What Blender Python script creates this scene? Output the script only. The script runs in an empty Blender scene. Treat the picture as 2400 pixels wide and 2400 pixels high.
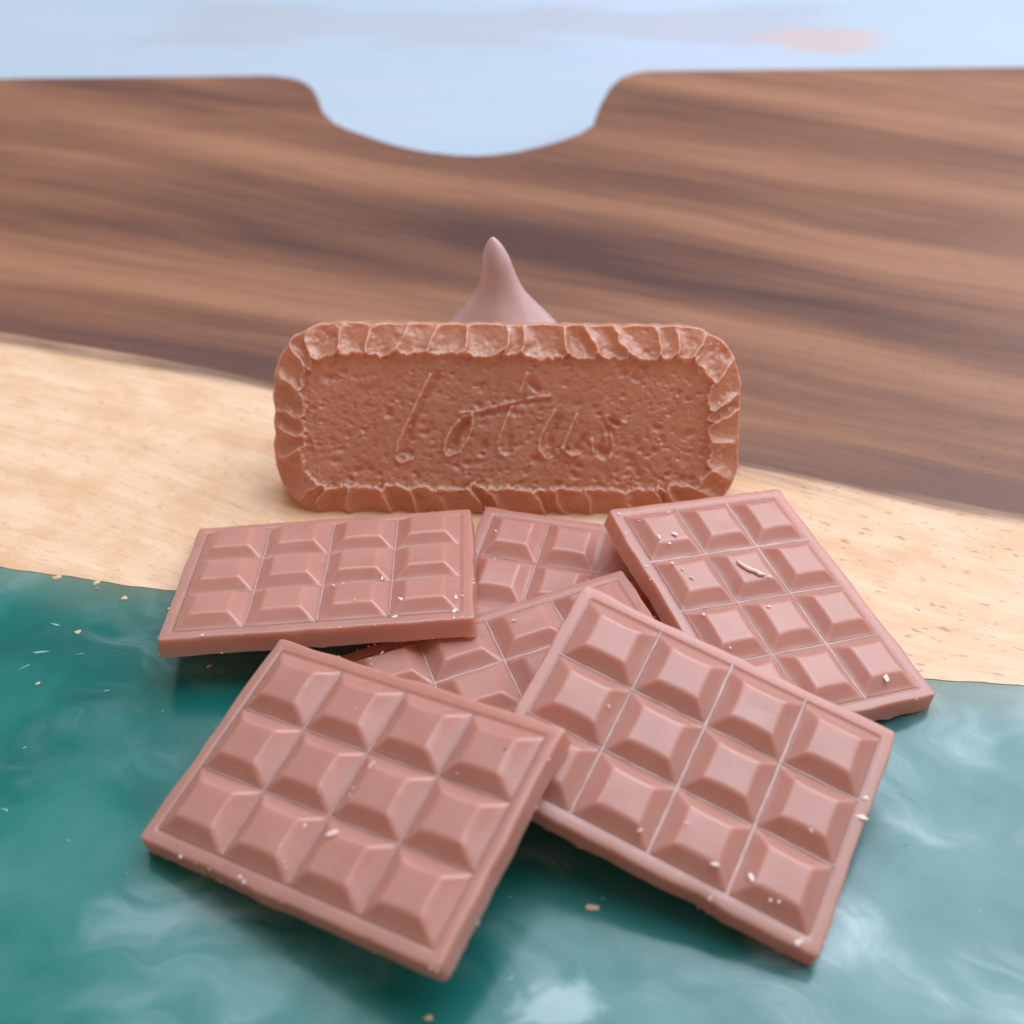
import bpy, bmesh, math, random
import numpy as np
from mathutils import Matrix, Vector, noise as mnoise

MM = 0.001
SC = bpy.context.scene
COL = SC.collection

# ------------------------------------------------------------------ camera, sky, sun, exposure
cam = bpy.data.cameras.new('camera')
cam.sensor_width = 36.0
cam.lens = 2811.44 / 2400 * 36.0
cam.clip_start = 0.005
cam.clip_end = 50.0
cam.dof.use_dof = True
cam.dof.focus_distance = 0.174
cam.dof.aperture_fstop = 18.0
cam_o = bpy.data.objects.new('camera', cam)
COL.objects.link(cam_o)
R = Matrix(((0.999975, -0.00542, -0.004432), (0.0, 0.633026, -0.77413), (0.007002, 0.774111, 0.633011)))
cam_o.matrix_world = Matrix.Translation((0, 0, 0.12573)) @ R.to_4x4()
SC.camera = cam_o

# indoor daylight: a dim warm room, with cool light from two windows (beyond the board to the right, and high above the far side)
world = bpy.data.worlds.new('World')
SC.world = world
world.use_nodes = True
bg = world.node_tree.nodes['Background']
bg.inputs[0].default_value = (1.0, 0.82, 0.70, 1)
bg.inputs[1].default_value = 0.25


def window_lamp(name, az, el, dist, sx, sy, watts, color):
    la = bpy.data.lights.new(name, 'AREA')
    la.shape = 'RECTANGLE'
    la.size, la.size_y = sx, sy
    la.energy = watts
    la.color = color
    o = bpy.data.objects.new(name, la)
    COL.objects.link(o)
    az, el = math.radians(az), math.radians(el)
    d = Vector((math.sin(az) * math.cos(el), math.cos(az) * math.cos(el), math.sin(el)))
    o.location = Vector((0.0, 0.12, 0.0)) + d * dist
    o.rotation_euler = d.to_track_quat('Z', 'Y').to_euler()


window_lamp('window_light', 58, 46, 1.5, 1.5, 1.3, 15.0, (0.80, 0.885, 1.0))
window_lamp('roof_window_light', 12, 68, 1.6, 1.4, 1.3, 13.5, (0.77, 0.875, 1.0))
SC.view_settings.view_transform = 'Standard'
SC.view_settings.look = 'None'
SC.view_settings.gamma = 1.0
SC.view_settings.exposure = 0.58
SC.cycles.max_bounces = 10
SC.cycles.diffuse_bounces = 5


# ------------------------------------------------------------------ node helper
class NT:
    def __init__(self, name):
        self.m = bpy.data.materials.new(name)
        self.m.use_nodes = True
        self.t = self.m.node_tree
        self.b = self.t.nodes['Principled BSDF']
        self.tc = self.t.nodes.new('ShaderNodeTexCoord')

    def n(self, kind, **kw):
        x = self.t.nodes.new(kind)
        for k, v in kw.items():
            setattr(x, k, v)
        return x

    def put(self, node, key, v):
        s = node.inputs[key]
        if isinstance(v, bpy.types.NodeSocket):
            self.t.links.new(v, s)
        else:
            s.default_value = v

    def math(self, op, a, b=0.0, c=None, clamp=False):
        x = self.n('ShaderNodeMath', operation=op, use_clamp=clamp)
        self.put(x, 0, a)
        self.put(x, 1, b)
        if c is not None:
            self.put(x, 2, c)
        return x.outputs[0]

    def vmath(self, op, a, b=(0, 0, 0)):
        x = self.n('ShaderNodeVectorMath', operation=op)
        self.put(x, 0, a)
        if op == 'SCALE':
            self.put(x, 3, b)
        else:
            self.put(x, 1, b)
        return x.outputs[0]

    def mapping(self, vec, loc=(0, 0, 0), rot=(0, 0, 0), sc=(1, 1, 1)):
        x = self.n('ShaderNodeMapping')
        self.put(x, 'Vector', vec)
        x.inputs['Location'].default_value = loc
        x.inputs['Rotation'].default_value = rot
        x.inputs['Scale'].default_value = sc
        return x.outputs[0]

    def noise(self, vec, scale, detail=4, rough=0.5, dist=0.0, color=False):
        x = self.n('ShaderNodeTexNoise')
        self.put(x, 'Vector', vec)
        self.put(x, 'Scale', scale)
        self.put(x, 'Detail', detail)
        self.put(x, 'Roughness', rough)
        self.put(x, 'Distortion', dist)
        return x.outputs['Color' if color else 'Fac']

    def ramp(self, fac, stops, interp='LINEAR'):
        x = self.n('ShaderNodeValToRGB')
        x.color_ramp.interpolation = interp
        e = x.color_ramp.elements
        while len(e) < len(stops):
            e.new(0.5)
        for el, (p, c) in zip(e, stops):
            el.position = p
            el.color = (c, c, c, 1) if isinstance(c, (int, float)) else (*c, 1)
        self.put(x, 0, fac)
        return x.outputs[0]

    def smooth(self, v, a, b):
        x = self.n('ShaderNodeMapRange', interpolation_type='SMOOTHSTEP')
        self.put(x, 0, v)
        x.inputs[1].default_value = a
        x.inputs[2].default_value = b
        return x.outputs[0]

    def mix(self, fac, a, b, mode='MIX'):
        x = self.n('ShaderNodeMix', data_type='RGBA', blend_type=mode)
        self.put(x, 0, fac)
        for k, v in ((6, a), (7, b)):
            self.put(x, k, v if isinstance(v, bpy.types.NodeSocket) else (*v, 1))
        return x.outputs[2]

    def bump(self, h, strength, dist, normal=None):
        x = self.n('ShaderNodeBump')
        self.put(x, 'Height', h)
        x.inputs['Strength'].default_value = strength
        x.inputs['Distance'].default_value = dist
        if normal is not None:
            self.put(x, 'Normal', normal)
        return x.outputs[0]

    def set(self, **kw):
        for k, v in kw.items():
            key = k.replace('_', ' ')
            if isinstance(v, tuple) and len(v) == 3 and key not in ('Subsurface Radius',):
                v = (*v, 1)
            self.put(self.b, key, v)
        return self.m


def wax_material(name, base, base2, sss, rough, radius=(1.0, 0.42, 0.26), grit=0.0,
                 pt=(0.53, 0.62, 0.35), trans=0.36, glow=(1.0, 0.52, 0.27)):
    k = NT(name)
    info = k.n('ShaderNodeObjectInfo')
    off = k.n('ShaderNodeCombineXYZ')
    k.put(off, 0, k.math('MULTIPLY', info.outputs['Random'], 0.37))
    k.put(off, 1, k.math('MULTIPLY', info.outputs['Random'], 0.21))
    p = k.vmath('ADD', k.tc.outputs['Object'], off.outputs[0])
    big = k.noise(p, 120, 3, 0.55)
    fine = k.noise(p, 1500, 3, 0.6)
    c = k.mix(k.smooth(big, 0.35, 0.68), base, base2)
    # faint rubbed streaks and dusty bloom
    st = k.noise(k.mapping(p, rot=(0, 0, 0.6), sc=(260, 2600, 900)), 1.0, 2, 0.5)
    scr = k.math('MULTIPLY', k.smooth(st, 0.66, 0.78), k.smooth(big, 0.5, 0.7))
    c = k.mix(k.math('MULTIPLY', scr, 0.22), c, (0.72, 0.56, 0.52))
    r = k.math('ADD', k.math('MULTIPLY', k.math('SUBTRACT', big, 0.5), 0.25), rough)
    r = k.math('ADD', r, k.math('MULTIPLY', scr, 0.2))
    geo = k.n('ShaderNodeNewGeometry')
    # pale highlights painted onto raised ridges and edges by pointiness
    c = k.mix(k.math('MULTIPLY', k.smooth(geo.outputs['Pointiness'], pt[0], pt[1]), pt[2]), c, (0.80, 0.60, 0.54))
    h = k.math('ADD', k.math('MULTIPLY', big, 0.6), k.math('MULTIPLY', fine, 0.10 + grit))
    nrm = k.bump(h, 0.35, 0.0004)
    k.set(Base_Color=c, Roughness=r, Subsurface_Weight=1.0, Subsurface_Radius=radius,
          Subsurface_Scale=sss, IOR=1.6, Normal=nrm, Coat_Weight=0.4, Coat_Roughness=0.25)
    tr = k.n('ShaderNodeBsdfTranslucent')
    tr.inputs['Color'].default_value = (*glow, 1)
    mx = k.n('ShaderNodeMixShader')
    mx.inputs[0].default_value = trans
    k.t.links.new(k.b.outputs[0], mx.inputs[1])
    k.t.links.new(tr.outputs[0], mx.inputs[2])
    k.t.links.new(mx.outputs[0], k.t.nodes['Material Output'].inputs['Surface'])
    return k.m


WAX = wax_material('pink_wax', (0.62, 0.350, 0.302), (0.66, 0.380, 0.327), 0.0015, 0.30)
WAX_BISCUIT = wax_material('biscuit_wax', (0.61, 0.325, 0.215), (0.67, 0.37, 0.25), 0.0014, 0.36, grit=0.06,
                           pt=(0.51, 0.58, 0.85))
WAX_DROP = wax_material('drop_wax', (0.68, 0.47, 0.465), (0.71, 0.50, 0.49), 0.0014, 0.34, trans=0.12)
k = NT('flake_wax')
FLAKE = k.set(Base_Color=(0.80, 0.62, 0.56), Roughness=0.4, Subsurface_Weight=0.5,
              Subsurface_Radius=(1.0, 0.5, 0.35), Subsurface_Scale=0.0003)
k = NT('mould_line_wax')
LINE = k.set(Base_Color=(0.60, 0.37, 0.32), Roughness=0.3)
k = NT('valley_wax')
LINE_DULL = k.set(Base_Color=(0.52, 0.265, 0.22), Roughness=0.5)
k = NT('dark_speck')
SPECK = k.set(Base_Color=(0.10, 0.03, 0.02), Roughness=0.6)


# ------------------------------------------------------------------ mesh / object helpers (mm in, metres out)
def link(name, me, mat=None, parent=None):
    o = bpy.data.objects.new(name, me)
    COL.objects.link(o)
    if mat is not None and me is not None and not me.materials:
        me.materials.append(mat)
    if parent is not None:
        o.parent = parent
    return o


def mesh(name, V, F, smooth=True):
    me = bpy.data.meshes.new(name)
    me.from_pydata((np.asarray(V, float) * MM).tolist(), [], F)
    if smooth:
        me.shade_smooth()
    me.update()
    return me


def tag(o, label, cat, group=None, kind=None):
    if label:
        o['label'] = label
    if cat:
        o['category'] = cat
    if group:
        o['group'] = group
    if kind:
        o['kind'] = kind
    return o


def grid_faces(rows, cols, base=0, wrap=False):
    F = []
    for i in range(rows - 1):
        for j in range(cols if wrap else cols - 1):
            j2 = (j + 1) % cols
            F.append((base + i * cols + j, base + i * cols + j2, base + (i + 1) * cols + j2, base + (i + 1) * cols + j))
    return F


def smooth1(a, n):
    for _ in range(n):
        a = (a + np.roll(a, 1) + np.roll(a, -1)) / 3
    return a


# ------------------------------------------------------------------ table top (setting)
def build_table():
    k = NT('pale_blue_table')
    p = k.tc.outputs['Object']
    sep = k.n('ShaderNodeSeparateXYZ')
    k.put(sep, 0, p)
    x, y = sep.outputs[0], sep.outputs[1]
    streak = k.noise(k.mapping(p, sc=(3, 34, 1)), 1.0, 4, 0.6)
    c = k.mix(k.smooth(streak, 0.3, 0.7), (0.40, 0.50, 0.61), (0.44, 0.53, 0.63))
    c = k.mix(k.smooth(k.noise(p, 3.0, 2), 0.45, 0.7), c, (0.48, 0.54, 0.68))
    # worn greyish band and one warm stain on the table beyond the board
    wob = k.math('MULTIPLY', k.math('SUBTRACT', k.noise(k.mapping(p, sc=(14, 60, 1)), 1.0, 3, 0.6), 0.5), 0.09)
    yb = k.math('ADD', y, wob)
    band = k.math('MULTIPLY', k.smooth(yb, 0.436, 0.452), k.smooth(yb, 0.492, 0.476))
    xb = k.math('ADD', x, k.math('MULTIPLY', wob, 0.5))
    band = k.math('MULTIPLY', band, k.math('MULTIPLY', k.smooth(xb, -0.150, -0.110), k.smooth(xb, 0.145, 0.110)))
    c = k.mix(k.math('MULTIPLY', band, 0.55), c, (0.40, 0.41, 0.47))
    dx = k.math('DIVIDE', k.math('SUBTRACT', xb, 0.112), 0.026)
    dy = k.math('DIVIDE', k.math('SUBTRACT', yb, 0.452), 0.018)
    d = k.math('SQRT', k.math('ADD', k.math('MULTIPLY', dx, dx), k.math('MULTIPLY', dy, dy)))
    c = k.mix(k.math('MULTIPLY', k.smooth(d, 1.15, 0.55), 0.6), c, (0.62, 0.42, 0.38))
    m = k.set(Base_Color=c, Roughness=0.45)
    V, F = [], []
    xs = np.linspace(-1500, 1500, 13)
    ys = np.linspace(-700, 1900, 13)
    for yy in ys:
        for xx in xs:
            V.append((xx, yy, -18.0))
    F = grid_faces(13, 13)
    o = link('table_top', mesh('table_top', V, F, False), m)
    tag(o, 'pale blue table top with a worn grey band and a warm stain, behind the board', None, kind='structure')


# ------------------------------------------------------------------ serving board
SAP = (1.758e-6, -1.86e-5, -0.30757, 177.275)


def resin_edge(x):
    xc = np.clip(x, -110, 110)
    y = 2.39e-6 * xc ** 3 + 3.48e-4 * xc ** 2 - 0.16877 * xc + 125.18
    y = y + (x - xc) * -0.12
    y = y + 0.12 * np.sin(x * 0.13) + 0.12 * np.sin(x * 0.37 + 1.0) + 0.08 * np.sin(x * 1.03 + 2.0)
    return y


def wood_material():
    k = NT('serving_board_wood')
    p = k.vmath('SCALE', k.tc.outputs['Object'], 1000.0)      # millimetres
    sep = k.n('ShaderNodeSeparateXYZ')
    k.put(sep, 0, p)
    x, y = sep.outputs[0], sep.outputs[1]
    ang = math.radians(21.0)
    warp = k.noise(k.mapping(p, sc=(0.006, 0.012, 0.01)), 1.0, 2, 0.5, color=True)
    warp = k.vmath('SCALE', k.vmath('SUBTRACT', warp, (0.5, 0.5, 0.5)), 26.0)
    g = k.mapping(k.vmath('ADD', p, warp), rot=(0, 0, ang))
    s1 = k.noise(k.mapping(g, sc=(0.004, 0.036, 0.03)), 1.0, 4, 0.55)
    s2 = k.noise(k.mapping(g, loc=(31, 7, 3), sc=(0.012, 0.30, 0.2)), 1.0, 4, 0.6)
    s3 = k.noise(k.mapping(g, loc=(3, 17, 3), sc=(0.05, 1.9, 0.8)), 1.0, 3, 0.6)
    v = k.math('ADD', k.math('MULTIPLY', s1, 0.76), k.math('MULTIPLY', s2, 0.17))
    v = k.math('ADD', v, k.math('MULTIPLY', s3, 0.10))
    zone = k.noise(k.mapping(g, loc=(12, 40, 0), sc=(0.0035, 0.010, 0.01)), 1.0, 2, 0.5)
    v = k.math('ADD', v, k.math('MULTIPLY', k.math('SUBTRACT', zone, 0.5), 0.16))
    v = k.math('ADD', v, k.math('MULTIPLY', k.smooth(k.math('ADD', x, y), 240.0, 460.0), 0.05))  # paler towards the far right: glossy sheen put into the wood colour
    dark = k.ramp(v, [(0.36, (0.090, 0.039, 0.033)), (0.44, (0.155, 0.067, 0.045)), (0.52, (0.228, 0.100, 0.060)),
                      (0.63, (0.34, 0.160, 0.092))])
    sv = k.math('ADD', k.math('MULTIPLY', s2, 0.6), k.math('MULTIPLY', s3, 0.4))
    sap = k.ramp(sv, [(0.30, (0.69, 0.44, 0.27)), (0.5, (0.77, 0.53, 0.35)), (0.70, (0.83, 0.61, 0.43))])
    mot = k.noise(k.mapping(g, sc=(0.10, 0.16, 0.1)), 1.0, 4, 0.65)
    sap = k.mix(k.math('MULTIPLY', k.smooth(mot, 0.42, 0.66), 0.55), sap, (0.66, 0.38, 0.20))
    # little dark pores in the sapwood
    po = k.noise(k.mapping(g, loc=(9, 2, 1), sc=(0.46, 1.6, 1.0)), 1.0, 2, 0.5)
    pore = k.math('MULTIPLY', k.smooth(po, 0.635, 0.70), k.math('ADD', 0.28, k.math('MULTIPLY', k.smooth(x, -20.0, 50.0), 0.30)))
    sap = k.mix(pore, sap, (0.36, 0.19, 0.09))
    pore2 = k.math('MULTIPLY', k.smooth(po, 0.64, 0.72), 0.45)
    dark = k.mix(pore2, dark, (0.07, 0.03, 0.022))
    # heartwood / sapwood border: a cubic in x, with a feathered streaky edge
    poly = k.math('ADD', k.math('MULTIPLY', x, SAP[0]), SAP[1])
    poly = k.math('ADD', k.math('MULTIPLY', poly, x), SAP[2])
    poly = k.math('ADD', k.math('MULTIPLY', poly, x), SAP[3])
    e = k.math('SUBTRACT', y, poly)
    e = k.math('ADD', e, k.math('MULTIPLY', k.math('SUBTRACT', s2, 0.5), 15.0))
    e = k.math('ADD', e, k.math('MULTIPLY', k.math('SUBTRACT', s3, 0.5), 3.0))
    f = k.smooth(e, -3.5, 4.5)
    edge = k.math('MULTIPLY', k.smooth(e, 20.0, 3.0), f)
    dark = k.mix(k.math('MULTIPLY', edge, 0.75), dark, (0.115, 0.055, 0.047))
    c = k.mix(f, sap, dark)
    h = k.math('ADD', k.math('MULTIPLY', s3, 0.4), k.math('MULTIPLY', pore, -1.2))
    r = k.math('ADD', 0.36, k.math('MULTIPLY', s2, 0.18))
    return k.set(Base_Color=c, Roughness=r, Normal=k.bump(h, 0.25, 0.0003), IOR=1.45, Specular_IOR_Level=0.3)


def resin_material():
    k = NT('teal_resin')
    p = k.vmath('SCALE', k.tc.outputs['Object'], 1000.0)
    w = k.noise(k.mapping(p, sc=(0.022, 0.03, 0.03)), 1.0, 3, 0.55, color=True)
    w = k.vmath('SCALE', k.vmath('SUBTRACT', w, (0.5, 0.5, 0.5)), 48.0)
    q = k.vmath('ADD', p, w)
    cloud = k.noise(k.mapping(q, sc=(0.030, 0.042, 0.03)), 1.0, 3, 0.5)
    def strands(loc, rot, sc, dist, power):
        v = k.noise(k.mapping(k.mapping(q, loc=loc, rot=(0, 0, rot)), sc=sc), 1.0, 5, 0.55, dist)
        v = k.math('SUBTRACT', 1.0, k.math('ABSOLUTE', k.math('MULTIPLY', k.math('SUBTRACT', v, 0.5), 5.0)), clamp=True)
        return k.math('POWER', v, power)
    wisp = strands((5, 9, 2), 0.45, (0.016, 0.075, 0.05), 0.5, 2.5)
    fine = strands((1, 3, 8), 0.75, (0.035, 0.24, 0.10), 0.5, 2.0)
    patch = k.smooth(k.noise(k.mapping(q, loc=(40, 11, 5), sc=(0.045, 0.06, 0.05)), 1.0, 2, 0.5), 0.46, 0.68)
    sep = k.n('ShaderNodeSeparateXYZ')
    k.put(sep, 0, p)
    x, y = sep.outputs[0], sep.outputs[1]
    # more pearl pigment towards the right, where glossy sheen is also painted in
    side = k.smooth(k.math('ADD', x, k.math('MULTIPLY', y, -0.15)), -38.0, 45.0)
    a = k.math('MULTIPLY', k.smooth(k.math('ADD', cloud, k.math('MULTIPLY', side, 0.10)), 0.46, 0.76), 0.15)
    b = k.math('MULTIPLY', wisp, k.math('MULTIPLY', patch, k.math('ADD', 0.12, k.math('MULTIPLY', side, 0.22))))
    cfi = k.math('MULTIPLY', fine, k.math('MULTIPLY', patch, k.math('ADD', 0.17, k.math('MULTIPLY', side, 0.13))))
    m = k.math('ADD', k.math('ADD', a, b), cfi, clamp=True)
    def plume(cx, cy, rx, ry):
        ax = k.math('DIVIDE', k.math('SUBTRACT', sq.outputs[0], cx), rx)
        ay = k.math('DIVIDE', k.math('SUBTRACT', sq.outputs[1], cy), ry)
        dd = k.math('SQRT', k.math('ADD', k.math('MULTIPLY', ax, ax), k.math('MULTIPLY', ay, ay)))
        rag = k.math('MULTIPLY', k.math('SUBTRACT', k.noise(k.mapping(q, sc=(0.22, 0.30, 0.2)), 1.0, 4, 0.6), 0.5), 1.5)
        return k.smooth(k.math('ADD', dd, rag), 1.0, 0.25)
    sq = k.n('ShaderNodeSeparateXYZ')
    k.put(sq, 0, k.vmath('ADD', p, k.vmath('SCALE', w, 0.35)))
    m = k.math('ADD', m, k.math('MULTIPLY', plume(5.5, 67.5, 7.0, 4.0), 0.75), clamp=True)
    m = k.math('ADD', m, k.math('MULTIPLY', plume(37.0, 78.0, 11.0, 7.0), 0.35), clamp=True)
    m = k.math('ADD', m, k.math('MULTIPLY', plume(-38.0, 79.0, 12.0, 4.0), 0.22), clamp=True)
    base = k.mix(k.smooth(cloud, 0.3, 0.65), (0.003, 0.105, 0.092), (0.005, 0.165, 0.145))
    base = k.mix(k.math('MULTIPLY', side, 0.55), base, (0.030, 0.130, 0.140))  # right side greyed: surface sheen painted into the base colour
    c = k.mix(m, base, (0.33, 0.46, 0.49))
    spark = k.smooth(k.noise(k.mapping(p, sc=(0.9, 1.6, 1)), 1.0, 2, 0.5), 0.755, 0.80)
    c = k.mix(k.math('MULTIPLY', spark, 0.4), c, (0.55, 0.70, 0.70))
    # brownish haze by the live edge: wood tone and reflection put into the colour
    ed = k.math('SUBTRACT', k.math('ADD', k.math('MULTIPLY', x, -0.17), 125.6), y)
    ed = k.math('ADD', ed, k.math('MULTIPLY', k.math('SUBTRACT', cloud, 0.5), 14.0))
    c = k.mix(k.math('MULTIPLY', k.smooth(ed, 9.0, -1.0), 0.42), c, (0.27, 0.25, 0.17))
    dust = k.noise(p, 0.08, 4, 0.6)
    rough = k.math('ADD', 0.16, k.math('MULTIPLY', k.smooth(dust, 0.4, 0.7), 0.16))
    h = k.noise(p, 0.45, 3, 0.5)
    return k.set(Base_Color=c, Roughness=rough, IOR=1.43, Normal=k.bump(h, 0.02, 0.0005))


FLECKS = [(-69.4, 137.1, 1.5, 'w'), (-58.0, 132.6, 1.29, 'w'), (-62.8, 125.4, 1.25, 'w'), (-65.7, 115.1, 0.85, 'w'),
          (-62.6, 134.7, 0.74, 'w'), (-63.2, 136.0, 1.5, 'w'), (-66.8, 126.9, 2.16, 'p'),
          (-67.4, 121.2, 2.81, 'p'), (-68.4, 118.4, 2.08, 'p'), (-47.1, 110.2, 0.6, 'p'), (-64.0, 103.7, 0.71, 'p'),
          (-53.9, 89.1, 0.54, 'p'), (-45.7, 84.5, 0.65, 'p'), (-57.4, 94.1, 0.37, 'p'), (-61.4, 120.9, 1.4, 'p'),
          (-55.7, 113.9, 0.88, 'p'), (-63.3, 93.7, 1.54, 'p'), (10.3, 80.2, 1.64, 'w'), (11.7, 81.3, 0.73, 'p'),
          (0.7, 71.1, 2.0, 'p'), (49.9, 89.1, 0.96, 'p'), (-8.3, 66.4, 1.01, 'w'), (53.7, 84.2, 0.56, 'p'),
          (39.6, 86.5, 1.51, 'p'), (-42.2, 118.6, 1.1, 'w')]


def flake_mesh(name, lx, ly, lz, seed):
    rng = random.Random(seed)
    bm = bmesh.new()
    bmesh.ops.create_icosphere(bm, subdivisions=1, radius=0.5)
    for v in bm.verts:
        s = rng.uniform(0.45, 1.55)
        v.co = Vector((v.co.x * lx * s * MM, v.co.y * ly * s * MM, v.co.z * lz * rng.uniform(0.5, 1.3) * MM))
    me = bpy.data.meshes.new(name)
    bm.to_mesh(me)
    bm.free()
    return me


def build_board():
    root = link('serving_board', None)
    tag(root, 'dark wood serving board with pale sapwood band, teal resin near side and notched far edge', 'board')
    T = 18.0
    # wood: outline with the notch in the far edge; near side follows the resin border
    notch = [(-75.4, 359.0), (-70.5, 358.9), (-67.0, 358.0), (-63.8, 356.8), (-60.8, 354.6), (-58.5, 351.6), (-56.9, 348.4),
             (-55.4, 344.3), (-54.2, 340.0), (-53.2, 335.5), (-51.5, 330.0), (-47.6, 322.5), (-43.2, 317.8), (-38.1, 313.7),
             (-33.4, 310.0), (-28.4, 306.6), (-23.9, 304.3), (-19.2, 302.6), (-13.6, 301.3), (-8.0, 301.0), (-2.8, 302.0),
             (2.0, 303.7), (7.2, 306.7), (12.3, 310.2), (16.2, 313.5), (19.4, 316.8), (22.9, 322.2), (24.5, 331.0),
             (25.8, 337.5), (27.3, 343.2), (29.0, 349.8), (31.2, 355.4), (33.4, 359.5), (36.1, 362.6), (39.7, 364.6), (43.5, 365.5)]
    far = [(-260.0, 349.5), (-149.9, 355.0)] + notch + [(78.6, 367.3), (157.8, 371.2), (270.0, 375.0)]
    nx = np.linspace(270, -260, 320)
    near = [(float(a), float(b)) for a, b in zip(nx, resin_edge(nx))]
    poly = far + near
    poly = poly[::-1]                       # counter-clockwise seen from above
    n = len(poly)
    P = np.array(poly)
    # inward normals for a small rounded top edge (far side only)
    tang = np.roll(P, -1, 0) - np.roll(P, 1, 0)
    tang /= np.linalg.norm(tang, axis=1)[:, None]
    inn = np.c_[-tang[:, 1], tang[:, 0]]
    isfar = np.array([0.0] * len(near) + [1.0] * len(far))
    rings = []
    for ins, z in ((0.6, -T), (0.0, -T + 0.6), (0.0, -1.2), (0.35, -0.35), (1.2, 0.0)):
        q = P + inn * (ins * isfar)[:, None]
        zz = np.full(n, z)
        if ins > 0 or z > -T + 0.6:
            zz = np.where(isfar > 0, z, 0.0 if z > -2 else z)
        rings.append(np.c_[q, zz])
    # near side: keep a plain vertical wall
    for ri, r in enumerate(rings):
        m = isfar == 0
        r[m, 2] = [-T, -T * 0.75, -T * 0.4, -T * 0.15, 0.0][ri]
    V = np.concatenate(rings)
    F = grid_faces(5, n, wrap=True)
    F.append(tuple(range(4 * n, 5 * n)))
    F.append(tuple(range(n))[::-1])
    me = mesh('wood_slab', V, F, False)
    link('wood_slab', me, wood_material(), root)
    # resin: butts against the wood, its surface a hair lower, with a slight meniscus
    nx = np.linspace(-260, 270, 320)
    ey = resin_edge(nx) - 0.02
    rows = [(-60.0, -T), (-60.0, -0.05)]
    V = []
    for a in nx:
        V.append((a, -60, -T))
    for a in nx:
        V.append((a, -60, -0.04))
    for off, z in ((6.0, -0.04), (1.0, -0.04), (0.0, -0.10), (0.0, -T)):
        for a, b in zip(nx, ey):
            V.append((a, b - off, z))
    F = grid_faces(6, len(nx))
    me = mesh('resin_pour', V, F, False)
    link('resin_pour', me, resin_material(), root)
    kw = NT('wood_fleck')
    wm = kw.set(Base_Color=(0.62, 0.42, 0.27), Roughness=0.5)
    kp = NT('pearl_fleck')
    pm = kp.set(Base_Color=(0.22, 0.42, 0.40), Roughness=0.25)
    rng = random.Random(5)
    for i, (x, y, s, kind) in enumerate(FLECKS):
        if kind == 'w':
            me = flake_mesh('wood_fleck', s * 0.9, s * 0.6, 0.45, i)
            o = link('wood_fleck', me, wm, root)
            z = 0.0
        else:
            me = flake_mesh('pearl_fleck', s * 0.85, max(0.18, s * 0.16), 0.14, i)
            o = link('pearl_fleck', me, pm, root)
            z = 0.0
        o.location = (x * MM, y * MM, z * MM)
        o.rotation_euler = (0, 0, rng.uniform(-0.35, 0.75))


# ------------------------------------------------------------------ scored wax bars
BL, BW, BT, PQ = 43.6, 31.1, 2.85, 9.11
FLOOR = -0.13


def square_mesh(seed):
    rng = np.random.default_rng(seed)
    au, av, tu, tv, top = 4.97, 4.53, 2.62, 2.42, 1.50
    N = 37
    U = np.linspace(-au, au, N)
    Vv = np.linspace(-av, av, N)
    uu, vv = np.meshgrid(U, Vv)
    cu = tu * (1 + 0.17 * (np.abs(vv) / av) ** 2)
    cv = tv * (1 + 0.17 * (np.abs(uu) / au) ** 2)
    du = np.clip((np.abs(uu) - cu) / (au - cu), 0, 1)
    dv = np.clip((np.abs(vv) - cv) / (av - cv), 0, 1)
    d = np.maximum(du, dv)
    prof = (1 - d) ** 1.42 + 0.07 * np.sin(np.pi * d) * (1 - d)
    h = FLOOR + (top - FLOOR) * np.clip(prof, 0, 1)
    for _ in range(1):
        hp = np.pad(h, 1, mode='edge')
        h = 0.4 * h + 0.15 * (hp[:-2, 1:-1] + hp[2:, 1:-1] + hp[1:-1, :-2] + hp[1:-1, 2:])
    h[0, :] = h[-1, :] = FLOOR
    h[:, 0] = h[:, -1] = FLOOR
    low = rng.normal(0, 1, (5, 5))
    iu = np.linspace(0, 3.99, N)
    i0 = iu.astype(int); ft = iu - i0
    rowi = low[i0] * (1 - ft)[:, None] + low[i0 + 1 - (i0 == 4)] * ft[:, None]
    lown = rowi[:, i0] * (1 - ft) + rowi[:, np.minimum(i0 + 1, 4)] * ft
    h = h + 0.03 * lown * (1 - d)
    V = np.c_[uu.ravel(), vv.ravel(), h.ravel()].tolist()
    F = grid_faces(N, N)
    # skirt sunk into the slab
    ring = list(range(N)) + [i * N + N - 1 for i in range(1, N)] + [(N - 1) * N + j for j in range(N - 2, -1, -1)] + [i * N for i in range(N - 2, 0, -1)]
    b = len(V)
    for r in ring:
        V.append((V[r][0], V[r][1], FLOOR - 0.9))
    m = len(ring)
    for i in range(m):
        j = (i + 1) % m
        F.append((ring[j], ring[i], b + i, b + j))
    return mesh('square', V, F)


def rrect(hx, hy, r, ns=90, nc=7):
    pts = []
    for cx, cy, a0, sx, sy in ((hx, hy, 0, 0, 0), (-hx, hy, 90, 0, 0), (-hx, -hy, 180, 0, 0), (hx, -hy, 270, 0, 0)):
        ccx, ccy = cx - math.copysign(r, cx), cy - math.copysign(r, cy)
        for i in range(nc):
            a = math.radians(a0 + 90 * i / (nc - 1))
            pts.append((ccx + r * math.cos(a), ccy + r * math.sin(a)))
    # densify straight runs
    out = []
    n = len(pts)
    for i in range(n):
        a, b = np.array(pts[i]), np.array(pts[(i + 1) % n])
        out.append(tuple(a))
        L = np.linalg.norm(b - a)
        if L > 3:
            kk = int(ns * L / 44)
            for j in range(1, kk):
                out.append(tuple(a + (b - a) * j / kk))
    return np.array(out)


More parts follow.
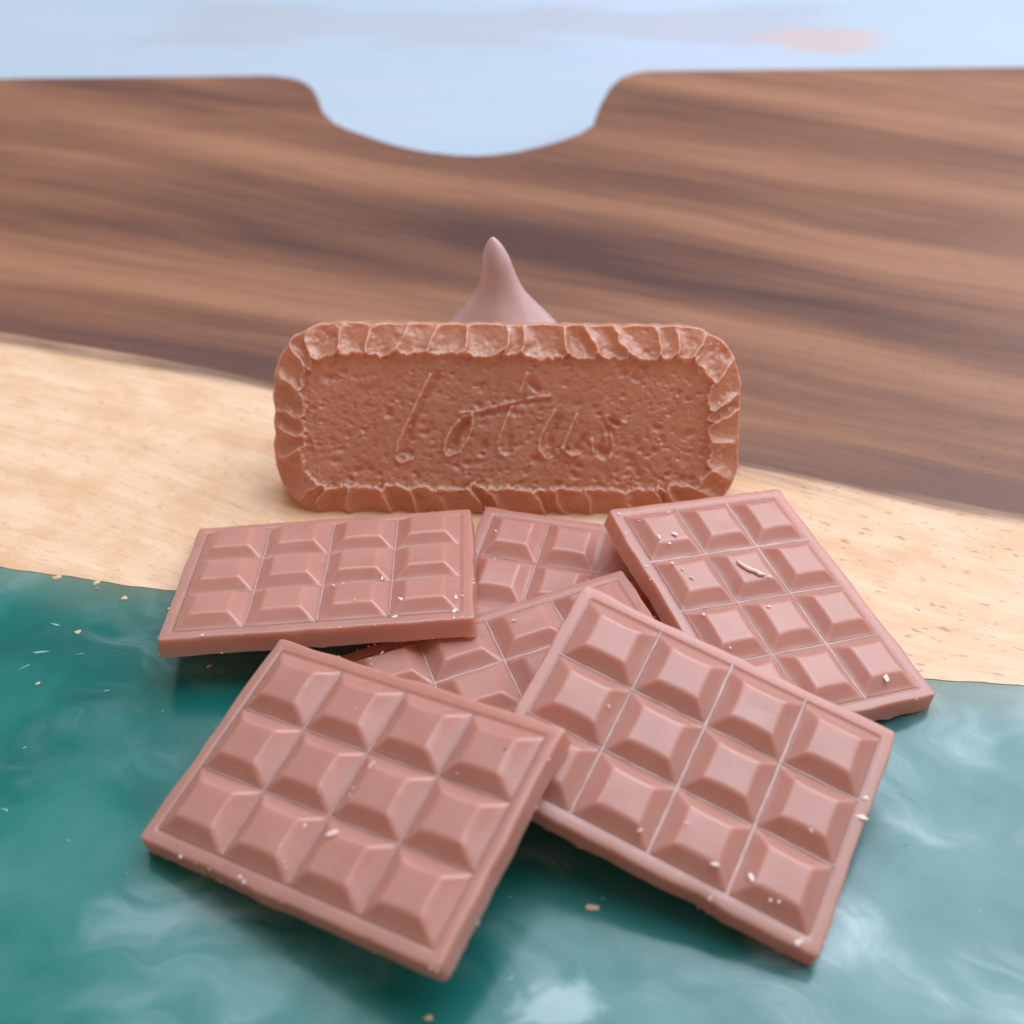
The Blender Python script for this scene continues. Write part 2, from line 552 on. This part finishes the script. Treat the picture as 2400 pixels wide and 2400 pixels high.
def slab_mesh(seed):
    rng = np.random.default_rng(seed)
    O = rrect(BL / 2, BW / 2, 0.7)
    n = len(O)
    c = O / np.array([BL / 2, BW / 2])
    nrm = np.roll(O, -1, 0) - np.roll(O, 1, 0)
    nrm /= np.linalg.norm(nrm, axis=1)[:, None]
    out = np.c_[nrm[:, 1], -nrm[:, 0]]
    wav = smooth1(rng.normal(0, 1, n), 12) * 0.25
    rag = np.maximum(0, smooth1(rng.normal(0, 1, n), 1)) * 0.14 * (smooth1(rng.normal(0, 1, n), 14) > 0.03)
    chip = smooth1(rng.normal(0, 1, n), 2)
    chip = np.where(chip > 0.85, (chip - 0.85) * 0.5, 0)
    rings = []

    def ring(off, z, w=0.0, ra=0.0, zz=0.0):
        q = O + out * (off + wav * w + rag * ra)[:, None]
        rings.append(np.c_[q, np.full(n, z) + zz])

    one = np.ones(n)
    ring(-0.35 * one, -BT, 1)
    ring(0.18 * one, -BT + 0.02, 1, 1.2, -rag * 0.35)
    ring(0.16 * one, -BT + 0.16, 1, 0.8)
    ring(0.10 * one - chip * 0.3, -BT + 0.45, 1, 0.1)
    ring(0.04 * one, -BT * 0.62, 1)
    ring(-0.02 * one, -BT * 0.30, 1)
    ring(-0.05 * one, -0.42, 1)
    ring(-0.12 * one - chip * 0.4, -0.17, 1)
    ring(-0.20 * one - chip * 0.7, -0.05, 1, 0, -chip * 0.2)
    ring(-0.42 * one, 0.0, 0.6)
    V = [tuple(v) for r in rings for v in r]
    F = grid_faces(len(rings), n, wrap=True)
    # flat rim, then a soft step into the recessed field under the squares
    base = len(V) - n
    th = np.array([(20.45, 14.15, 0.0), (20.3, 14.02, -0.02), (20.20, 13.92, -0.10), (20.1, 13.84, FLOOR)])
    prev = base
    for hx, hy, z in th:
        # same angular layout: scale the outline
        q = O * np.array([hx / (BL / 2), hy / (BW / 2)])
        b = len(V)
        V += [(a, bb, z) for a, bb in q]
        for i in range(n):
            j = (i + 1) % n
            F.append((prev + i, prev + j, b + j, b + i))
        prev = b
    F.append(tuple(range(prev, prev + n)))
    F.append(tuple(range(n))[::-1])
    me = mesh('slab', V, F)
    me.set_sharp_from_angle(angle=math.radians(50))
    return me


def mould_lines_mesh(seed, reach=14.3):
    """Thin flashing lines left by the mould along the valleys."""
    rng = random.Random(seed)
    V, F = [], []

    def line(p0, p1, w):
        d = np.array(p1, float) - np.array(p0, float)
        L = np.linalg.norm(d)
        d /= L
        sdir = np.array([-d[1], d[0]])
        K = 24
        b = len(V)
        for i in range(K + 1):
            c = np.array(p0) + d * L * i / K + sdir * rng.uniform(-0.04, 0.04)
            ww = w * rng.uniform(0.6, 1.15)
            zz = rng.uniform(0.02, 0.13)
            for off, z in ((-ww, FLOOR - 0.08), (-ww * 0.4, FLOOR + 0.05 + zz), (ww * 0.4, FLOOR + 0.05 + zz), (ww, FLOOR - 0.08)):
                q = c + sdir * off
                V.append((q[0], q[1], z))
        for f in grid_faces(K + 1, 4, b):
            F.append(f)

    for u in (-10, 0, 10):
        line((u, -reach), (u, reach), rng.uniform(0.2, 0.3))
    for v in (-PQ / 2, PQ / 2):
        line((-reach - 6, v), (reach + 6, v), rng.uniform(0.16, 0.24))
    return mesh('mould_lines', V, F)


def pad_height(u, v):
    best = 0.0
    for cu in (-15, -5, 5, 15):
        for cv in (-PQ, 0, PQ):
            du = max(0, abs(u - cu) - 2.6) / 2.2
            dv = max(0, abs(v - cv) - 2.4) / 1.96
            h = FLOOR + 1.8 * (1 - max(du, dv))
            best = max(best, h)
    return best


FLAKES = {
 'A': [(8.6, -3.95, 1.18), (19.28, -10.54, 1.1), (20.24, -9.82, 0.73), (19.14, -13.49, 1.15), (19.03, -15.2, 0.52), (20.12, -15.2, 0.68), (10.84, -13.96, 0.89), (15.3, -15.3, 0.39), (11.84, -11.36, 1.05), (5.38, -11.47, 0.42), (-15.45, -15.1, 0.68), (1.93, -6.72, 0.68), (3.2, -6.3, 0.63), (6.02, -6.2, 0.78)],
 'B': [(-20.61, -14.12, 0.94), (-16.26, -14.96, 0.65), (-19.09, -6.41, 0.8), (-17.6, -12.27, 0.58), (-13.03, -11.3, 1.27), (-11.92, -10.03, 0.73), (-13.37, -8.57, 1.16), (-9.26, -14.95, 0.73), (-3.12, -14.27, 0.44), (-7.85, -11.7, 0.8), (-6.31, -10.92, 0.73), (-4.38, -10.25, 0.87), (-4.06, -11.25, 0.36), (-2.42, 1.67, 0.87), (3.11, -1.61, 0.8), (2.33, -11.83, 0.73), (8.44, -10.79, 0.55), (18.19, 8.76, 2.18)],
 'C': [(2.4, 2.52, 1.42), (1.66, -0.72, 0.63), (1.83, -1.72, 0.43), (2.91, -6.76, 1.76), (-1.44, -6.98, 0.74), (-1.28, -11.6, 0.45), (-0.91, -12.08, 0.34), (-1.38, -9.64, 0.34), (-2.35, -10.26, 0.34), (-5.86, -14.92, 0.85), (-5.08, -15.2, 0.57), (-2.14, -2.86, 0.45), (-3.69, 8.58, 0.28), (12.49, 5.54, 0.43), (20.69, 11.34, 0.45)],
 'D': [(20.79, 5.32, 0.98), (20.94, 2.7, 1.65), (11.69, -10.94, 1.5), (19.19, -14.73, 1.34), (2.66, -8.89, 0.8), (7.44, -11.71, 1.55), (8.46, -15.03, 0.65), (-1.91, -12.14, 0.88), (15.93, -2.57, 0.72), (-11.62, 0.55, 0.67), (14.56, -12.29, 0.57), (15.46, -12.06, 0.52)],
 'E': [(3.3, 9.85, 0.74), (-17.23, 10.97, 0.43), (-17.3, 9.9, 0.39), (-15.43, 11.52, 0.66)],
 'F': [(14.66, 12.04, 0.63), (8.82, 10.76, 0.35)],
}
BARS = {
 'A': (((0.99712, -0.03523, -0.06714), (0.04662, 0.9832, 0.17646), (0.0598, -0.17908, 0.98202)), (-26.681, 131.982, 6.67)),
 'B': (((0.35295, 0.92028, 0.16883), (-0.93095, 0.36347, -0.03505), (-0.09362, -0.1448, 0.98502)), (37.205, 126.087, 6.95)),
 'C': (((0.86321, 0.44486, -0.23868), (-0.48234, 0.86631, -0.12979), (0.14904, 0.22717, 0.96238)), (-18.677, 90.166, 10.148)),
 'D': (((0.88916, 0.45225, 0.06972), (-0.41665, 0.86315, -0.28526), (-0.18919, 0.22459, 0.95591)), (22.673, 94.332, 10.434)),
 'E': (((0.94378, -0.30581, -0.12556), (0.3135, 0.94845, 0.04644), (0.10489, -0.08319, 0.991)), (1.212, 109.47, 6.93)),
 'F': (((0.22728, -0.97383, -0.00212), (0.97383, 0.22728, 0.00134), (-0.00083, -0.00237, 1.0)), (6.71, 127.117, 2.86)),
}
LABELS = {
 'A': 'scored wax bar left below biscuit, near edge raised, loose flakes along its right end',
 'B': 'scored wax bar leaning at the right, long pale curl of wax on a middle square',
 'C': 'scored wax bar at the near left, lying over its neighbour, pinhole in one corner square',
 'D': 'scored wax bar at the near right, one end tucked under the near left bar',
 'E': 'scored wax bar buried in the middle of the pile beneath three other bars',
 'F': 'mostly hidden scored wax bar lying flat against the foot of the biscuit',
}


def build_bars():
    squares = [square_mesh(s) for s in range(6)]
    first = None
    for bi, key in enumerate('FEBADC'):
        M, loc = BARS[key]
        root = link('wax_bar', None)
        tag(root, LABELS[key], 'wax bar', 'scored pink wax bars in the pile')
        root.matrix_world = Matrix.Translation(Vector(loc) * MM) @ Matrix(M).to_4x4()
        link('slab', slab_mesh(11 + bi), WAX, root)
        link('mould_lines', mould_lines_mesh(bi, 14.3 if key in 'BDE' else 13.4), LINE if key in 'BDE' else LINE_DULL, root)
        idx = 0
        for cv in (PQ, 0, -PQ):
            for cu in (-15, -5, 5, 15):
                me = squares[(idx * 5 + bi * 2) % 6]
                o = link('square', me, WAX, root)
                o.location = (cu * MM, cv * MM, 0)
                if (idx + bi) % 2:
                    o.rotation_euler = (0, 0, math.pi)
                idx += 1
        rng = random.Random(40 + bi)
        for fi, (u, v, s) in enumerate(FLAKES[key]):
            asp = rng.uniform(0.35, 0.75)
            me = flake_mesh('wax_flake', s * 0.9, s * asp * 0.9, min(0.3, 0.18 * s + 0.06), 100 * bi + fi)
            o = link('wax_flake', me, FLAKE, root)
            o.location = (u * MM, v * MM, (pad_height(u, v) + 0.04) * MM)
            o.rotation_euler = (rng.uniform(-.3, .3), rng.uniform(-.3, .3), rng.uniform(0, 3.1))
        if key == 'B':
            # the long curled shaving
            pts = [(-6.2, -1.9), (-5.6, -1.55), (-4.9, -1.1), (-4.2, -0.55), (-3.7, 0.1), (-3.1, 0.45), (-2.6, 1.1)]
            wd = [0.12, 0.3, 0.38, 0.42, 0.36, 0.42, 0.15]
            V, F = [], []
            for (u, v), w in zip(pts, wd):
                z = pad_height(u, v) + 0.02
                for a, dz in ((-1, 0), (-0.5, 0.22), (0.5, 0.26), (1, 0.02)):
                    V.append((u + a * w * 0.6, v - a * w * 0.8, z + dz))
            F = grid_faces(len(pts), 4)
            F = [f[::-1] for f in F]
            link('wax_flake', mesh('wax_flake', V, F, False), FLAKE, root)
        if key == 'C':
            o = link('pinhole', flake_mesh('pinhole', 0.42, 0.36, 0.12, 9), SPECK, root)
            o.location = (16.9 * MM, 9.79 * MM, 1.46 * MM)
        # ragged trimmings left along the edges
        bm = bmesh.new()
        nn = {'A': 46, 'B': 34, 'C': 30, 'D': 34, 'E': 40, 'F': 12}[key]
        for i in range(nn):
            side = rng.choice('ab')
            zz = rng.choice((-0.05, -BT + 0.05, -BT + 0.1))
            off = 0.05 if zz > -1 else 0.22
            if rng.random() < 0.6:
                u, v = rng.uniform(-BL / 2, BL / 2), rng.choice((-1, 1, -1)) * (BW / 2 + off - 0.1)
            else:
                u, v = rng.choice((-1, 1)) * (BL / 2 + off - 0.1), rng.uniform(-BW / 2, BW / 2)
            s = rng.uniform(0.10, 0.30) * rng.choice((0.6, 1, 1, 1.5))
            r = bmesh.ops.create_icosphere(bm, subdivisions=1, radius=s / 2)
            for vt in r['verts']:
                vt.co = Vector(((u + vt.co.x * rng.uniform(.7, 1.7)) * MM, (v + vt.co.y * rng.uniform(.7, 1.4)) * MM, (zz + vt.co.z * 0.7) * MM))
        me = bpy.data.meshes.new('edge_crumbs')
        bm.to_mesh(me)
        bm.free()
        o = link('edge_crumbs', me, FLAKE, root)
        o['kind'] = 'stuff'


# ------------------------------------------------------------------ biscuit
RIDGE = [[(-12.62, 23.12), (-14.8, 18.66), (-16.72, 14.59), (-17.82, 12.14), (-18.16, 9.95), (-17.43, 9.0), (-15.52, 9.7)], [(-5.73, 16.96), (-7.35, 16.54), (-9.12, 14.63), (-10.15, 12.45), (-10.21, 10.82), (-9.66, 10.14), (-8.03, 10.83), (-6.67, 12.47), (-5.72, 14.93), (-5.73, 16.96)], [(3.04, 23.61), (1.98, 20.65)], [(0.64, 18.21), (-0.7, 14.95), (-1.5, 12.23), (-1.22, 10.87), (-0.4, 10.33)], [(-7.76, 17.22), (-5.05, 17.5), (0.09, 18.89), (4.42, 19.85), (6.85, 20.14)], [(7.69, 17.71), (6.09, 14.99), (5.16, 12.81), (5.31, 11.18), (6.55, 9.82), (8.0, 10.3), (9.11, 11.74)], [(11.22, 17.19), (9.64, 13.38), (9.11, 11.74), (10.49, 10.39), (11.58, 10.67)], [(16.11, 16.95), (16.97, 13.97), (17.28, 11.79), (16.76, 10.15)], [(13.72, 13.13), (14.02, 11.23)], [(16.65, 16.95), (19.11, 15.88)]]
HOLLOW = [[(-11.54, 22.99), (-13.99, 18.67), (-15.9, 14.32), (-16.87, 11.05), (-15.92, 10.65)], [(-6.54, 16.14), (-8.03, 14.1), (-9.12, 11.64)], [(-4.23, 16.97), (-0.17, 17.8)], [(1.58, 18.97), (4.69, 19.45)], [(3.86, 22.14), (4.95, 21.21)], [(0.4, 13.33), (0.41, 11.15)], [(8.52, 16.63), (7.19, 13.37), (7.21, 11.33)], [(12.63, 13.4), (11.57, 11.49)], [(15.63, 12.87), (15.8, 10.96)], [(17.48, 16.14), (17.75, 16.01)], [(17.9, 16.0), (16.9, 16.5), (16.35, 15.3), (16.95, 13.6), (17.0, 11.8), (16.0, 10.7), (14.9, 11.5)]]


def seg_dist(X, Y, poly):
    best = np.full(X.shape, 1e9)
    for (x0, y0), (x1, y1) in zip(poly[:-1], poly[1:]):
        dx, dy = x1 - x0, y1 - y0
        t = np.clip(((X - x0) * dx + (Y - y0) * dy) / (dx * dx + dy * dy + 1e-9), 0, 1)
        best = np.minimum(best, np.hypot(X - x0 - t * dx, Y - y0 - t * dy))
    return best


def build_biscuit():
    HX, HY, RC = 38.1, 15.8, 10.0
    rng = np.random.default_rng(3)
    NA, NR = 1180, 104
    # outline parametrised by arc length
    dense = rrect(HX, HY, RC, ns=900, nc=300)
    seg = np.linalg.norm(np.roll(dense, -1, 0) - dense, axis=1)
    cs = np.r_[0, np.cumsum(seg)]
    total = cs[-1]
    sarr = np.linspace(0, total, NA, endpoint=False)
    dx = np.interp(sarr, cs, np.r_[dense[:, 0], dense[0, 0]])
    dy = np.interp(sarr, cs, np.r_[dense[:, 1], dense[0, 1]])
    O = np.c_[dx, dy]
    tn = np.roll(O, -1, 0) - np.roll(O, 1, 0)
    tn /= np.linalg.norm(tn, axis=1)[:, None]
    outn = np.c_[tn[:, 1], -tn[:, 0]]
    # lobe boundaries with uneven spacing, and the slant of their ridges
    NL = 39
    jit = rng.uniform(-0.34, 0.34, NL)
    bounds = (np.arange(NL) + jit) * total / NL
    slant_side = np.where(dx > 0, 1.0, -1.0)

    def lobes(s):
        b = np.r_[bounds - total, bounds, bounds + total]
        i = np.searchsorted(b, s) - 1
        f = (s - b[i]) / (b[i + 1] - b[i])
        return f, i % NL

    f0, i0 = lobes(sarr)
    scal = (1 - (2 * f0 - 1) ** 2)
    amp = rng.uniform(0.10, 0.5, NL)[i0] * np.where(np.abs(dy) > HY - 1.0, 0.7, 1.0)
    O = O + outn * (smooth1(amp * scal, 3) - 0.25)[:, None]
    # interior mapping: outline -> medial segment
    mx = np.clip(O[:, 0], -(HX - HY), HX - HY)
    Mid = np.c_[mx, np.zeros(NA)]
    tt = np.linspace(0, 1, NR) ** 0.92
    X = O[None, :, 0] * (1 - tt)[:, None] + Mid[None, :, 0] * tt[:, None]
    Y = O[None, :, 1] * (1 - tt)[:, None] + Mid[None, :, 1] * tt[:, None]
    # inside distance to the smooth outline
    qx, qy = np.abs(X) - (HX - RC), np.abs(Y) - (HY - RC)
    sd = np.hypot(np.maximum(qx, 0), np.maximum(qy, 0)) + np.minimum(np.maximum(qx, qy), 0) - RC
    e = -sd
    # arc-length position of each point, sheared so that the ridges slant
    S = np.repeat(sarr[None, :], NR, 0)
    sl = np.interp(sarr, np.linspace(0, total, 9), [0.2, 0.55, -0.3, -0.5, -0.2, 0.4, 0.5, 0.35, 0.2])
    def vnoise(x, y, sc, seed):
        r = np.random.default_rng(seed).uniform(-1, 1, (96, 96))
        x, y = x / sc + 40, y / sc + 40
        xi, yi = np.floor(x).astype(int), np.floor(y).astype(int)
        fx, fy = x - xi, y - yi
        fx, fy = fx * fx * (3 - 2 * fx), fy * fy * (3 - 2 * fy)
        a = r[yi % 96, xi % 96]; b = r[yi % 96, (xi + 1) % 96]
        c = r[(yi + 1) % 96, xi % 96]; d = r[(yi + 1) % 96, (xi + 1) % 96]
        return (a * (1 - fx) + b * fx) * (1 - fy) + (c * (1 - fx) + d * fx) * fy

    Ssh = S + (sl[None, :]) * (e - 2.5) + 0.75 * vnoise(X, Y, 2.6, 11) + 0.35 * vnoise(X, Y, 1.2, 12)
    f, li = lobes(np.mod(Ssh, total))
    cusp = (1 - np.abs(2 * f - 1) ** 2.6)
    depth = rng.uniform(0.8, 1.6, NL)[li]
    rim_w = 4.5 + 0.9 * np.sqrt(np.clip(cusp, 0, 1)) + rng.uniform(-0.5, 0.5, NL)[li] * cusp
    inner = np.clip((e - 0.2) / (rim_w - 0.2), 0, 1)
    # rim slopes from its crest by the panel down to the outside edge
    rim = 0.95 - 2.2 * (1 - inner) ** 1.7
    shape = np.clip(np.sin(np.pi * np.clip(inner * 0.90 + 0.03, 0, 1)), 0, 1) ** 0.55
    rim = rim - depth * cusp * shape
    panel = -0.15 + 0.0 * X
    ew = e + 0.35 * vnoise(X, Y, 0.9, 1) + 0.2 * vnoise(X, Y, 0.4, 2)
    w = np.clip((ew - rim_w) / 0.45 + 0.5, 0, 1)
    w = w * w * (3 - 2 * w)
    h = rim * (1 - w) + panel * w
    # raised lip where the lobes meet the panel
    h += 0.30 * np.exp(-((ew - rim_w + 0.35) / 0.26) ** 2)
    rough = 0.5 * vnoise(X, Y, 1.6, 3) + 0.35 * vnoise(X, Y, 0.75, 4)
    h += rough * (0.14 + 0.02 * w) + 0.05 * vnoise(X, Y, 0.38, 9)
    # pits: many small oval dimples, the underside of each lip slightly proud
    npit = 3200
    px = rng.uniform(-HX, HX, npit)
    py = rng.uniform(-HY, HY, npit)
    pr_ = rng.gamma(3.0, 0.080, npit).clip(0.15, 0.75)
    pd = rng.uniform(0.3, 0.9, npit) * pr_ * 0.85
    pa = rng.normal(0.1, 0.35, npit)
    Xf, Yf, Hf, wf = X.ravel(), Y.ravel(), h.ravel().copy(), w.ravel()
    order = np.argsort(Xf)
    Xs = Xf[order]
    for x0, y0, r0, d0, a0 in zip(px, py, pr_, pd, pa):
        lo, hi = np.searchsorted(Xs, (x0 - 2.6 * r0, x0 + 2.6 * r0))
        ii = order[lo:hi]
        ux, uy = Xf[ii] - x0, Yf[ii] - y0
        mk = np.abs(uy) < 2.2 * r0
        ii, ux, uy = ii[mk], ux[mk], uy[mk]
        ca, sa = math.cos(a0), math.sin(a0)
        vx, vy = (ux * ca + uy * sa) / (r0 * 1.15), (-ux * sa + uy * ca) / (r0 * 0.85)
        g = np.exp(-(vx * vx + vy * vy) ** 1.5)
        Hf[ii] -= d0 * g * (0.45 + 0.55 * wf[ii])
    h = Hf.reshape(X.shape)
    # script lettering pressed into the panel: lotus
    Yl = Y + HY
    for poly in RIDGE:
        dd = seg_dist(X, Yl, poly) + 0.10 * vnoise(X, Y, 0.7, 6)
        h += 0.44 * np.exp(-(dd / 0.26) ** 2)
    for poly in HOLLOW:
        dd = seg_dist(X, Yl, poly) + 0.12 * vnoise(X, Y, 0.8, 7)
        h -= 0.55 * np.exp(-(np.maximum(dd, 0) / 0.62) ** 2.4)
    # letter 'o' is the deepest hollow
    dd = seg_dist(X, Yl, [(-6.6, 15.6), (-8.6, 12.6)])
    h -= 0.55 * np.exp(-(dd / 0.75) ** 3)
    # body: side wall and back
    TH = 8.0
    V = np.stack([X, Y + HY, h], -1).reshape(-1, 3)
    F = grid_faces(NR, NA, wrap=True)
    # closing seam over the medial segment is degenerate: the last ring lies on it
    rings = []
    z0 = h[0]
    sm = smooth1(z0, 30)
    for off, z in ((0.15, None), (0.25, -2.6), (0.2, -3.6), (0.05, -4.2), (-0.1, -4.35), (0.35, -4.7), (0.45, -6.0), (0.2, -7.4), (-0.5, -8.0), (-4.0, -8.0)):
        k2 = 1.0 if z is None else max(0.0, 1 - (-z - 2.0) / 2.5)
        base = O * k2 + (np.c_[dx, dy]) * (1 - k2)
        q = base + outn * (off + 0.08 * np.sin(sarr * 1.7) * (1 if off > 0 else 0))[:, None]
        if z is None:
            zz = np.minimum(z0 - 0.35, -1.4 + 0.3 * (z0 - sm))
        else:
            zz = np.full(NA, z)
        rings.append(np.c_[q[:, 0], q[:, 1] + HY, zz])
    nb = len(V)
    V = np.concatenate([V] + rings)
    # first wall ring joins outline ring 0
    F += [(j, (j + 1) % NA, nb + (j + 1) % NA, nb + j)[::-1] for j in range(NA)]
    for r in range(len(rings) - 1):
        b = nb + r * NA
        F += [(b + j, b + (j + 1) % NA, b + NA + (j + 1) % NA, b + NA + j)[::-1] for j in range(NA)]
    F.append(tuple(range(nb + (len(rings) - 1) * NA, nb + len(rings) * NA))[::-1])
    me = mesh('biscuit', V, F)
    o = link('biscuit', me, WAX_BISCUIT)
    tag(o, 'caramel brown rectangular wax biscuit with fluted border and script lettering, standing behind the bars', 'biscuit')
    th = math.radians(32)
    # local x right, y up the face, z out of the face
    ax = Vector((1, 0, 0))
    up = Vector((0, math.sin(th), math.cos(th)))
    nz = Vector((0, -math.cos(th), math.sin(th)))
    ax = (ax + up * -0.004).normalized()
    up = nz.cross(ax)
    M = Matrix((ax, up, nz)).transposed()
    o.matrix_world = Matrix.Translation(Vector((-0.05, 151.9, 0.12)) * MM) @ M.to_4x4()


# ------------------------------------------------------------------ pointed drop behind the biscuit
def build_drop():
    zt = 36.0
    prof = [(0.0, zt), (0.4, zt - 0.2), (0.9, zt - 0.8), (1.4, zt - 1.6), (1.9, zt - 2.7), (2.35, zt - 4.0), (2.75, zt - 6.2), (3.35, zt - 8.4),
            (4.15, zt - 10.2), (5.3, zt - 12.0), (6.8, zt - 14.0), (8.6, zt - 16.2), (10.6, zt - 18.8), (12.4, zt - 21.6),
            (13.7, zt - 24.6), (14.0, zt - 27.8), (14.4, zt - 31.0), (14.3, 2.2), (13.7, 0.8), (12.6, 0.05), (0.0, 0.05)]
    pr = np.array(prof)
    tt = np.linspace(0, len(pr) - 1, 90)
    rr = np.interp(tt, np.arange(len(pr)), pr[:, 0])
    zz = np.interp(tt, np.arange(len(pr)), pr[:, 1])
    ker = lambda a: np.r_[a[0], (a[:-2] + a[1:-1] + a[2:]) / 3, a[-1]]
    for _ in range(2):
        rr, zz = ker(rr), ker(zz)
    N = 72
    V = []
    for r, z in zip(rr, zz):
        bend = -1.5 * max(0, (z - 14) / 21) ** 2
        for j in range(N):
            a = 2 * math.pi * j / N
            w = 1 + 0.03 * math.sin(2 * a + 0.7) + 0.05 * mnoise.noise(Vector((math.cos(a) * 1.2, math.sin(a) * 1.2, z * 0.16)))
            V.append((r * w * math.cos(a) + bend, r * w * math.sin(a), z))
    F = [f[::-1] for f in grid_faces(len(rr), N, wrap=True)]
    o = link('wax_drop', mesh('wax_drop', V, F), WAX_DROP)
    tag(o, 'pink pointed wax drop with only its tip showing above the biscuit', 'wax drop')
    o.location = (-0.9 * MM, 181.0 * MM, 0)


build_table()
build_board()
build_biscuit()
build_drop()
build_bars()
